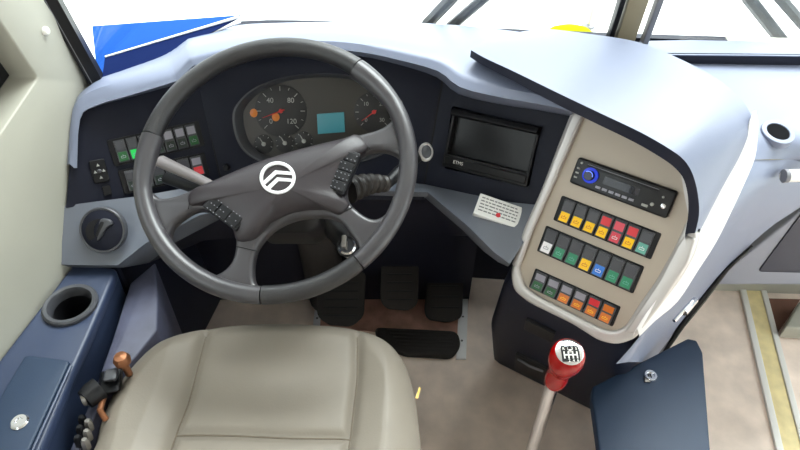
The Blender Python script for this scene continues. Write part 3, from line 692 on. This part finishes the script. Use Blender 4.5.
# emblem
FE = FS.shift(.0245)
em = part('emblem', plate(FE, [[FE.px(278 + 18 * math.cos(k * math.pi / 24), 178.5 + 16.3 * math.sin(k * math.pi / 24)) for k in range(48)], [FE.px(278 + 14.7 * math.cos(k * math.pi / 24), 178.5 + 13.2 * math.sin(k * math.pi / 24)) for k in range(48)]], -.004, .0045, .0015), M['whitetrim'], sw, label='bright ring with two chevrons')
for ch in ([(261.5, 184), (275.5, 171.2), (293.5, 172.8), (294.5, 176), (277, 174.8), (263.5, 187.3)], [(265.5, 189.5), (277.5, 178.2), (294.5, 179.8), (294, 182.8), (279, 181.8), (268.5, 192)]):
    part('chevron', plate(FE, [FE.pxs(ch)], -.003, .004, .0008), M['whitetrim'], em)
part('emblem_back', plate(FE, [[FE.px(278 + 15 * math.cos(k * math.pi / 16), 178.5 + 13.5 * math.sin(k * math.pi / 16)) for k in range(32)]], -.004, .0012), M['pad'], em)
# key pads on both spokes
def keypad(qd, n, vert):
    f, w, h = quad(FS.shift(.012), *qd)
    kp = part('key_pad', plate(f, [rect(-w / 2, -h / 2, w / 2, h / 2, .003)], -.012, .0045, .0015), M['black'], sw)
    for k in range(n):
        if vert: y0 = -h * .46 + k * h * .92 / n; rc = (-w * .42, y0 + .0008, w * .42, y0 + h * .92 / n - .0008)
        else: x0 = -w * .46 + k * w * .92 / n; rc = (x0 + .0008, -h * .40, x0 + w * .92 / n - .0008, h * .40)
        key = part('key', plate(f, [rect(*rc, .001)], .003, .0065, .0008), M['black'], kp)
    dots = []
    for i in range(8 if vert else 9):
        for j in range(4 if vert else 3):
            if random.random() < .8:
                n1, n2 = (4, 8) if vert else (9, 3)
                a = -w * .36 + (j if vert else i) * w * .72 / (n1 - 1); b = -h * .40 + (i if vert else j) * h * .80 / (n2 - 1)
                dots.append(plate(f, [rect(a - .0009, b - .0006, a + .0011, b + .0008)], .0062, .0069))
    part('key_marks', join(*dots), M['grey'], kp)
keypad([(344, 149), (359, 154), (346, 197), (329, 191)], 4, True)
keypad([(213, 195), (246, 219), (237, 232), (203, 207)], 3, False)

# ------------------------------------------------------------------ steering column with stalks, bellows and ignition
col = thing('steering_column', 'dark steering column with stalks and ignition key behind the wheel', 'steering column', V((-.2, 1.1, 0)))
c0 = FWh.w(0, 0, -.03)
FCo = Frame(c0, FWh.u, FWh.n)
def csec(c, w, h, dy=0): return [FCo.w(a * w, b * h + dy, c) for a, b in [(-1, -.7), (-.7, -1), (.7, -1), (1, -.7), (1, .7), (.7, 1), (-.7, 1), (-1, .7)]]
part('column_cover', solid([csec(-.002, .05, .035, -.02), csec(-.05, .065, .05, -.045), csec(-.16, .065, .055, -.03), csec(-.20, .055, .05, -.01)], .006), M['black'], col, 40)
base = V((-.205, 1.2, .02))
part('column_tube', tube([FCo.w(0, 0, -.18), FCo.w(0, .0, -.35), V((-.205, 1.12, .3)), base], [.05, .045, .05, .06], 20), M['rubber'], col)
# left stalk: pale lever seen above the left spoke
s0, s1 = at(214, 186, t=1.09), at(160, 161, t=1.13)
st = part('indicator_stalk', tube([s0, s0 * .6 + s1 * .4, s1], [.008, .011, .013], 14, flat=.7), mat('stalk_grey', (118, 112, 112), .35), col, label='pale grey lever')
part('stalk_base', tube([at(232, 192, t=1.1), s0], [.014, .009], 14), M['black'], st)
part('stalk_end', tube([s1, s1 + (s1 - s0) * .03], [.013, .011], 14, flat=.7), M['black'], st)
part('wiper_stalk', tube([at(216, 190, t=1.12), at(190, 186, t=1.15), at(166, 178, t=1.17)], [.009, .011, .011], 14), M['black'], col)
# right stalk: ribbed bellows then a dark lever towards the fascia
b0, b1 = at(349, 190, t=1.09), at(387, 184, t=1.15)
N = 22; bp = [b0 + (b1 - b0) * (k / N) + V((0, 0, .006 * math.sin(math.pi * k / N))) for k in range(N + 1)]
bl = part('bellows', tube(bp, [(.021 - .009 * k / N) + (.003 if k % 4 < 2 else -.0005) for k in range(N + 1)], 18), mat('bellows', (36, 31, 28), .5), col)
st2 = part('retarder_stalk', tube([b1, at(398, 173, t=1.17), at(414, 160, t=1.19), at(424, 153, t=1.2)], [.010, .012, .011, .008], 14), M['black'], col)
kf = Frame(at(426, 152, t=1.19), (1, 0, 0), CAM - at(426, 152, t=1.19) + V((.35, 0, .2)))
sk_ = part('stalk_knob', lathe(kf, [(.008, -.03), (.012, -.012), (.0165, -.004), (.0165, .001), (.0135, .005), (.0115, .0035)], seg=24, sx=.85, sy=1.1), M['silver'], st2)
part('knob_button', lathe(kf, [(.0115, .001), (.0115, .004), (.006, .007), (.0001, .0075)], seg=20, sx=.85, sy=1.1), M['grey2'], sk_)
ks = at(347, 246, t=1.11)
FK = Frame(ks, (1, 0, 0), (CAM - ks) + V((-.2, 0, .5)))
ig = part('ignition_lock', lathe(FK, [(.016, -.03), (.016, .0), (.013, .003), (.0125, .0)], seg=24), M['chrome'], col)
part('lock_core', lathe(FK, [(.0125, -.01), (.0125, .001), (.0001, .001)], seg=24), M['grey2'], ig)
part('ignition_key', join(plate(FK, [rect(-.0012, -.008, .0012, .008)], 0, .022), plate(Frame(FK.w(0, 0, .026), FK.u, FK.n), [rect(-.004, -.011, .004, .011, .003)], 0, .012, .002)), M['steel'], ig)
part('ignition_housing', tube([FK.w(0, 0, -.004), FK.w(0, .01, -.06), FCo.w(.05, -.03, -.08)], [.019, .022, .025], 14), M['black'], col)

# ================================================================== LEFT SIDE CONSOLE
ZC = .55
FT = Frame(V((-.6, .7, ZC)), (0, 1, 0), (0, 0, 1)); FT = Frame(V((-.6, .7, ZC)), (1, 0, 0), (0, 0, 1))
sc_ = thing('side_console', 'dark blue side console under the window with cup holder', 'console', V((-.6, .6, 0)))
cpx = FT.px(71, 306)
inner = [(117, 268), (104, 300), (89, 335), (75, 366), (42, 444), (4, 534)]
itop = [at(x, y, z=ZC) for x, y in inner]
tp_ = FT.pxs([(47, 265), (118, 266)] + inner); 
lefty = [.20, .82]
tp2 = [(wall_x(.83) + .6 + .001, .83 - .7)] + [(a, b) for a, b in FT.pxs(inner)] + [(wall_x(.30) + .6 + .001, .30 - .7)]
hole = [(cpx[0] + .037 * math.cos(k * math.pi / 20), cpx[1] + .037 * math.sin(k * math.pi / 20)) for k in range(40)]
part('console_top', plate(FT, [rnd(tp2, .012, 4), hole], -.025, 0, .007, 3), M['navy'], sc_, 40)
jz = [[p + V((-.004, 0, -.008)) for p in itop], [p + V((-.006, 0, -.06)) for p in itop], [p + V((-.012, 0, -.545)) for p in itop]]
part('console_side', grid(jz, .01), M['navy'], sc_)
part('console_end', grid([[at(40, 266, z=ZC - .012), at(80, 268, z=ZC - .012), at(117, 268, z=ZC - .012)], [at(40, 266, z=ZC - .012) + V((0, .01, -.54)), at(80, 268, z=ZC - .012) + V((0, .01, -.54)), at(117, 268, z=ZC - .012) + V((0, .01, -.54))]], .01), M['navydark'], sc_)
ch_ = part('cup_holder', lathe(FT, [(.047, -.002), (.047, .006), (.044, .009), (.038, .008), (.0355, .003), (.034, -.06), (.033, -.075), (.0001, -.075)], *cpx, seg=40, caps=False), M['grey2'], sc_)
part('cup_liner', lathe(FT, [(.0325, -.01), (.031, -.071), (.0001, -.071)], *cpx, seg=40, caps=False), M['black'], ch_)
# lid with lock at the bottom left
lo = FT.pxs([(27, 357), (72, 363), (34, 446), (-6, 535), (-70, 520)])
ld = part('locker_lid', plate(FT, [rnd(lo, .008)], -.004, .008, .004, 3), M['lid'], sc_)
lk = FT.px(22, 425)
kl = part('lid_lock', lathe(FT, [(.0135, .006), (.0135, .0095), (.011, .012), (.006, .012), (.0055, .010)], *lk, seg=24), M['chrome'], ld)
part('edge_ridge', tube([at(71, 366, z=ZC + .006), at(52, 408, z=ZC + .006), at(21, 476, z=ZC + .006)], .0025, 8), M['navy'], ld)
part('hinge_slot', plate(FT, [FT.pxs([(20, 375), (22, 376), (10, 402), (7, 402)])], -.001, .002), M['black'], sc_)

# ledge between side console and seat
ZL = .50
led = [(130, 283), (155, 262), (158, 300), (157, 330), (128, 366), (98, 410), (80, 448), (64, 500), (46, 500), (70, 449), (92, 396), (112, 340)]
ltop = [at(x, y, z=ZL) for x, y in led]
part('side_ledge', solid([[V((p.x, p.y, 0)) for p in ltop], ltop], .004), mat('ledge_paint', (82, 84, 104), .45, bump=.1, var=.1, vscale=25), None)
bpy.data.objects['side_ledge']['label'] = 'blue-grey ledge between the side console and the seat'; bpy.data.objects['side_ledge']['category'] = 'ledge'
# parking brake valve on the ledge
q0 = at(108, 382, z=ZL)
hv = thing('brake_valve', 'black hand brake valve with a copper knob on the ledge left of the seat', 'brake lever', q0)
part('valve_base', solid([[at(x, y, z=ZL) for x, y in [(100, 372), (124, 366), (122, 392), (96, 398)]], [at(x, y, z=ZL + .03) for x, y in [(102, 372), (122, 367), (119, 391), (98, 395)]]], .004), M['black'], hv)
part('valve_block', solid([[at(x, y, z=ZL + .03) for x, y in [(104, 371), (119, 368), (117, 381), (102, 383)]], [at(x, y, z=ZL + .05) for x, y in [(105, 370), (118, 367), (116, 379), (103, 381)]]], .003), M['grey2'], hv)
part('valve_cylinder', tube([at(100, 388, z=ZL + .03), at(92, 394, z=ZL + .03), at(85, 400, z=ZL + .03)], [.02, .02, .017], 16), M['black'], hv)
part('valve_cap', tube([at(86, 399, z=ZL + .03), at(82, 401, z=ZL + .03)], [.012, .009], 14), M['steel'], hv)
kb = at(122, 360, z=ZL + .06)
part('valve_knob', lathe(Frame(kb, (1, 0, 0), (0, 0, 1)), [(.006, -.04), (.006, -.012), (.013, -.006), (.014, .002), (.010, .010), (.0001, .012)], seg=20), M['copper'], hv)
part('valve_pipe', tube([at(104, 396, z=ZL + .02), at(100, 410, z=ZL + .025), at(106, 420, z=ZL + .01)], .005, 10), M['copper'], hv)
q0 = at(86, 432, z=ZL)
cb = thing('seat_adjuster', 'small cluster of metal adjuster fittings on the ledge at the seat edge', 'fittings', q0)
for k, (x, y) in enumerate([(84, 424), (90, 428), (82, 434), (89, 438), (80, 444), (87, 447)]):
    a = at(x, y, z=ZL); part('fitting', lathe(Frame(a, (1, 0, 0), (0, .2, 1)), [(.007, -.002), (.007, .012), (.004, .018), (.0001, .018)], seg=6), M['steel' if k % 2 else 'black'], cb)

# ================================================================== DRIVER SEAT
ZS = .50
seat = thing('driver_seat', 'beige vinyl driver seat cushion with dark seams in the foreground', 'seat', V((-.2, .4, 0)))
so = [(88, 452), (97, 420), (112, 388), (132, 362), (156, 341), (184, 330), (205, 325), (240, 321), (280, 320), (320, 321), (357, 325), (386, 336), (404, 355), (414, 383), (419, 415), (422, 452)]
sp = [at(x, y, z=ZS - .02) for x, y in so]
rear = [V((sp[-1].x + .004, .30, ZS)), V((sp[-1].x - .01, .17, ZS)), V((-.08, .12, ZS)), V((-.30, .12, ZS)), V((sp[0].x + .02, .18, ZS)), V((sp[0].x, .32, ZS))]
bp2 = [V((p.x, p.y)) for p in sm([V((p.x, p.y, 0)) for p in sp + rear], 12)]
sc0 = V((-.215, .40))
def seg_d(p, a, b):
    ab = b - a; s = max(0, min(1, (p - a).dot(ab) / ab.length_squared)); return (p - a - ab * s).length
def p2(x, y): q = at(x, y, z=ZS); return V((q.x, q.y))
sl = [p2(205, 334), p2(198, 362), p2(188, 400), p2(175, 434), p2(166, 470)]
sr = [p2(357, 334), p2(357, 375), p2(353, 410), p2(350, 438), p2(345, 470)]
sx = [p2(175, 434), p2(230, 437), p2(290, 440), p2(350, 438)]
segs = [(L[i], L[i + 1]) for L in (sl, sr, sx) for i in range(len(L) - 1)]
n = len(bp2); rings = 90
def lerp_x(L, y):
    L = sorted(L, key=lambda q: q.y)
    for a, b in zip(L, L[1:]):
        if a.y <= y <= b.y: return a.x + (b.x - a.x) * (y - a.y) / (b.y - a.y)
    return L[0].x if y < L[0].y else L[-1].x
def seat_z(p, edge):
    r = .055; k = min(edge, r) / r
    z = ZS - .055 + .055 * math.sqrt(max(0, 1 - (1 - k) ** 2))
    xl, xr_ = lerp_x(sl, p.y), lerp_x(sr, p.y)
    out = max(xl - p.x, p.x - xr_, 0)
    z += .022 * min(1, out / .05) ** .8 * min(1, edge / .06)          # raised bolsters
    if out == 0: z += .012 * max(0, math.sin(math.pi * (p.x - xl) / (xr_ - xl))) ** .6 * min(1, edge / .05)
    d = min(seg_d(p, a, b) for a, b in segs)
    z -= .008 * math.exp(-(d / .009) ** 2)
    if p.y < sx[1].y: z += .006 * min(1, (sx[1].y - p.y) / .03)
    return z
cu_ = bmesh.new(); prev = None
for i in range(rings):
    s = 1 - (i / (rings - 1)) ** 1.15
    rr = []
    for q in bp2:
        p = sc0 + (q - sc0) * s; e = (q - p).length
        rr.append(cu_.verts.new((p.x, p.y, seat_z(p, e))))
    if prev:
        for k in range(n): cu_.faces.new((prev[k], prev[(k + 1) % n], rr[(k + 1) % n], rr[k]))
    else:
        lo_ = [cu_.verts.new((q.x * .985 - .003, q.y - .004, ZS - .14)) for q in bp2]
        for k in range(n): cu_.faces.new((lo_[k], lo_[(k + 1) % n], rr[(k + 1) % n], rr[k]))
        cu_.faces.new(lo_[::-1])
    prev = rr
bmesh.ops.remove_doubles(cu_, verts=cu_.verts, dist=1e-5); bmesh.ops.recalc_face_normals(cu_, faces=cu_.faces)
part('cushion', cu_, M['seat'], seat, 60)
def edge_of(p): return min((q - p).length for q in bp2)
for L in (sl, sr, sx):
    P = sm([V((q.x, q.y, 0)) for q in L], 5, False)
    part('seam', tube([V((q.x, q.y, seat_z(V((q.x, q.y)), edge_of(V((q.x, q.y)))) + .0008)) for q in P], .0014, 6), M['seam'], seat)
part('pull_tag', solid([[at(x, y, z=.36) for x, y in [(419, 387), (421, 388), (418, 399), (415, 398)]], [at(x, y, z=.364) for x, y in [(419, 387), (421, 388), (418, 399), (415, 398)]]]), LENS['yellow'], seat, label='small orange tag')
part('seat_pan', box(-.43, .16, ZS - .19, .0, .60, ZS - .138, .015), M['black'], seat)
part('seat_pedestal', solid([lv([(-.40, .18, 0), (-.03, .18, 0), (-.03, .52, 0), (-.40, .52, 0)]), lv([(-.36, .2, .31), (-.07, .2, .31), (-.07, .52, .31), (-.36, .52, .31)])], .01), M['rubber'], seat)

# ================================================================== FLOOR FITTINGS AND PEDALS
fp = thing('floor_plate', 'worn reddish floor plate between two silver strips under the pedals', 'floor plate', at(390, 330, z=0))
part('plate', plate(FL0, [FL0.pxs([(319, 280), (470, 280), (466, 338), (315, 328)])], -.002, .003, .001), M['floorred'], fp)
for q in ([(316, 300), (322, 300), (320, 328), (313, 328)], [(459, 300), (468, 300), (466, 360), (456, 360)]):
    sp_ = part('edge_strip', plate(FL0, [FL0.pxs(q)], 0, .006, .001), M['whitetrim'], fp)
    for s in (.3, .7):
        x = (q[0][0] + q[1][0]) / 2 * (1 - s) + (q[2][0] + q[3][0]) / 2 * s; y = q[0][1] * (1 - s) + q[2][1] * s
        part('screw', lathe(up_frame(at(x, y, z=0).x, at(x, y, z=0).y, 0), [(.003, .005), (.003, .007), (.0001, .0075)], seg=10), M['grey2'], sp_)
hm = thing('heel_pad', 'black ribbed rubber heel pad on the floor below the accelerator', 'mat', at(418, 345, z=0))
part('pad', plate(FL0, [rnd(FL0.pxs([(374, 331), (457, 335), (461, 348), (452, 361), (402, 358), (378, 344)]), .02)], 0, .022, .008, 3), M['rubber'], hm)
for k in range(6):
    a, b = FL0.P(384 + k * 3, 334 + k * 3.6), FL0.P(452 + k * 1, 337 + k * 3.6)
    part('pad_rib', tube([a + V((.01, 0, .022)), b + V((-.006, 0, .022))], .0025, 6), M['rubber'], hm)
def pedal(label, outl, z, tilt, stemto, name):
    c = at(sum(p[0] for p in outl) / len(outl), sum(p[1] for p in outl) / len(outl), z=z)
    pf = Frame(c, (1, 0, 0), (0, -math.sin(tilt), math.cos(tilt)))
    pe = thing(name, label, 'pedal', pf.mat())
    o = rnd(pf.pxs(outl), .016)
    part('pedal_pad', plate(pf, [o], -.006, .010, .004), M['rubber'], pe)
    ys = [q[1] for q in o]; xs = [q[0] for q in o]
    for k in range(5):
        y = min(ys) + (max(ys) - min(ys)) * (.2 + .15 * k)
        part('pad_groove', tube([pf.w(min(xs) + .018, y, .010), pf.w(max(xs) - .018, y, .010)], .0022, 6), M['black'], pe)
    e = V(stemto)
    part('pedal_arm', tube([pf.w(0, .01, -.006), pf.w(0, .06, -.06) , e], [.014, .012, .012], 10), M['black'], pe)
pedal('wide black clutch pedal leftmost of the three pedals', [(318, 276), (366, 272), (364, 316), (352, 327), (328, 325), (317, 316)], .12, R(35), (-.10, 1.18, .45), 'clutch_pedal')
pedal('black brake pedal, the middle of the three pedals', [(382, 255), (419, 255), (418, 304), (409, 311), (386, 309), (380, 300)], .12, R(40), (.0, 1.18, .45), 'brake_pedal')
pedal('long black accelerator pedal nearest the console', [(430, 252), (464, 254), (462, 318), (448, 323), (428, 320), (424, 312)], .06, R(30), (.12, 1.19, .3), 'accelerator_pedal')

# ================================================================== GEAR LEVER
kc = at(565, 361, z=.60)
gl = thing('gear_lever', 'gear lever with a glossy red knob and shift pattern on a chrome rod', 'gear lever', V((kc.x, kc.y, 0)))
KF = Frame(kc, (1, 0, 0), (-.02, -.22, 1))
part('knob', lathe(KF, [(.0001, -.09), (.0165, -.09), (.0185, -.074), (.0175, -.055), (.016, -.042), (.018, -.03), (.0225, -.016), (.0262, 0), (.0272, .014), (.0255, .027), (.0222, .034), (.0205, .0352)], seg=40), M['red'], gl)
kt = part('shift_plate', lathe(KF, [(.0212, .032), (.0212, .0352), (.016, .0378), (.0001, .039)], seg=36), M['chrome'], gl, label='chrome disc with a dark field and white shift pattern')
part('pattern_field', plate(KF, [rect(-.0135, -.0165, .0135, .0085, .003)], .034, .0388), M['gloss'], kt)
pt = []
for x in (-.0095, -.0032, .0032, .0095): pt.append(tube([KF.w(x, -.012, .0390), KF.w(x, -.001, .0392)], .0011, 6))
pt.append(tube([KF.w(-.0095, -.0062, .0390), KF.w(.0095, -.0062, .0390)], .0011, 6))
part('shift_pattern', join(*pt, *[text(KF, s, x, y, .0391, .0062) for s, x, y in [('1', -.0032, .0035), ('3', .0032, .0035), ('5', .0095, .0035), ('R', -.0095, .0035), ('2', -.0032, -.0152), ('4', .0032, -.0152), ('6', .0095, -.0152)]]), M['white'], kt)
part('lever_rod', tube([KF.w(0, 0, -.075), KF.w(0, .0, -.12), V((kc.x + .0, kc.y + .03, .02))], .0120, 20), M['chrome'], gl)
part('lever_boot', lathe(up_frame(kc.x, kc.y + .03, 0), [(.08, 0), (.075, .015), (.05, .03), (.045, .05), (.03, .06), (.02, .09), (.011, .10)], seg=28), M['rubber'], gl)

# ================================================================== LOCKER BOX WITH DARK BLUE LID
ZB = .30
FBx = Frame(V((.5, .65, ZB)), (1, 0, 0), (0, 0, 1))
bx = thing('storage_box', 'dark blue lidded box with a round lock, right of the gear lever', 'box', V((.5, .6, 0)))
lidp = FBx.pxs([(593, 386), (688, 338), (697, 340), (703, 352), (711, 455), (716, 520), (602, 520), (600, 455), (592, 398)])
part('box_lid', plate(FBx, [rnd(lidp, .004)], -.028, 0, .005, 3), M['lid'], bx)
bb = [(.50, .44), (.575, .44), (.615, .75), (.585, .79), (.50, .72)]
part('box_body', solid([[V((a, b, 0)) for a, b in bb], [V((a, b, ZB - .026)) for a, b in bb]], .006), M['navydark'], bx)
lk = FBx.px(650, 377)
l_ = part('box_lock', lathe(FBx, [(.0145, -.002), (.0145, .004), (.012, .008), (.008, .008), (.0075, .005), (.0001, .005)], *lk, seg=28), M['chrome'], bx)
part('key_slot', plate(FBx, [rect(lk[0] - .0012, lk[1] - .005, lk[0] + .0012, lk[1] + .005)], .004, .0056), M['black'], l_)
part('hasp', plate(FBx, [rnd(FBx.pxs([(643, 376), (649, 373), (651, 383), (644, 383)]), .004)], 0, .005, .002), M['steel'], bx)

# ================================================================== BLUE FOLDER ON THE DASH
a, b, c, d = at(92, 26, t=1.235), at(241, 15, t=1.33), at(190, 46, t=1.29), at(98, 84, t=1.205)
fo_ = thing('blue_folder', 'bright blue card folder leaning between dashboard and windscreen', 'folder', d)
nn = (b - a).cross(d - a).normalized(); nn = nn if nn.dot(CAM - a) > 0 else -nn
def slabq(q, th): return solid([[p - nn * th for p in q], q], 0)
part('back_cover', slabq([a, b, c, d], .003), M['blue'], fo_)
e, f_, g_, h_ = at(105, 57, t=1.20), at(239, 17.5, t=1.29), at(183, 48, t=1.24), at(102, 79, t=1.18)
part('front_cover', slabq([e, f_, g_, h_], .003), M['blueshade'], fo_)
part('page_edge', tube([e + V((0, 0, .0005)), (e + f_) / 2 + V((0, 0, .001)), f_ + V((0, 0, .0015))], [.0018, .0022, .003], 8), M['paper'], fo_)
part('pages', slabq([at(196, 31, t=1.27), at(240, 17.5, t=1.30), at(241, 22, t=1.30), at(215, 32, t=1.28), at(180, 38, t=1.26)], .004), M['paper'], fo_)

# ================================================================== LIGHT
w = bpy.data.worlds.new('world'); SC.world = w; w.use_nodes = True
bg = w.node_tree.nodes['Background']
bg.inputs['Color'].default_value = (1.0, 1.0, 1.0, 1); bg.inputs['Strength'].default_value = 3.1
sl_ = bpy.data.lights.new('sun', 'SUN'); sl_.energy = 8.3; sl_.angle = R(40); sl_.color = (1, .99, .98)
so_ = bpy.data.objects.new('sun', sl_); COL.objects.link(so_)
so_.rotation_euler = V((.30, .42, .86)).to_track_quat('Z', 'Y').to_euler()
SC.view_settings.view_transform = 'Standard'; SC.view_settings.look = 'None'
SC.view_settings.exposure = 0.22; SC.view_settings.gamma = 1; SC.view_settings.use_curve_mapping = False
SC.cycles.max_bounces = 8; SC.cycles.diffuse_bounces = 5
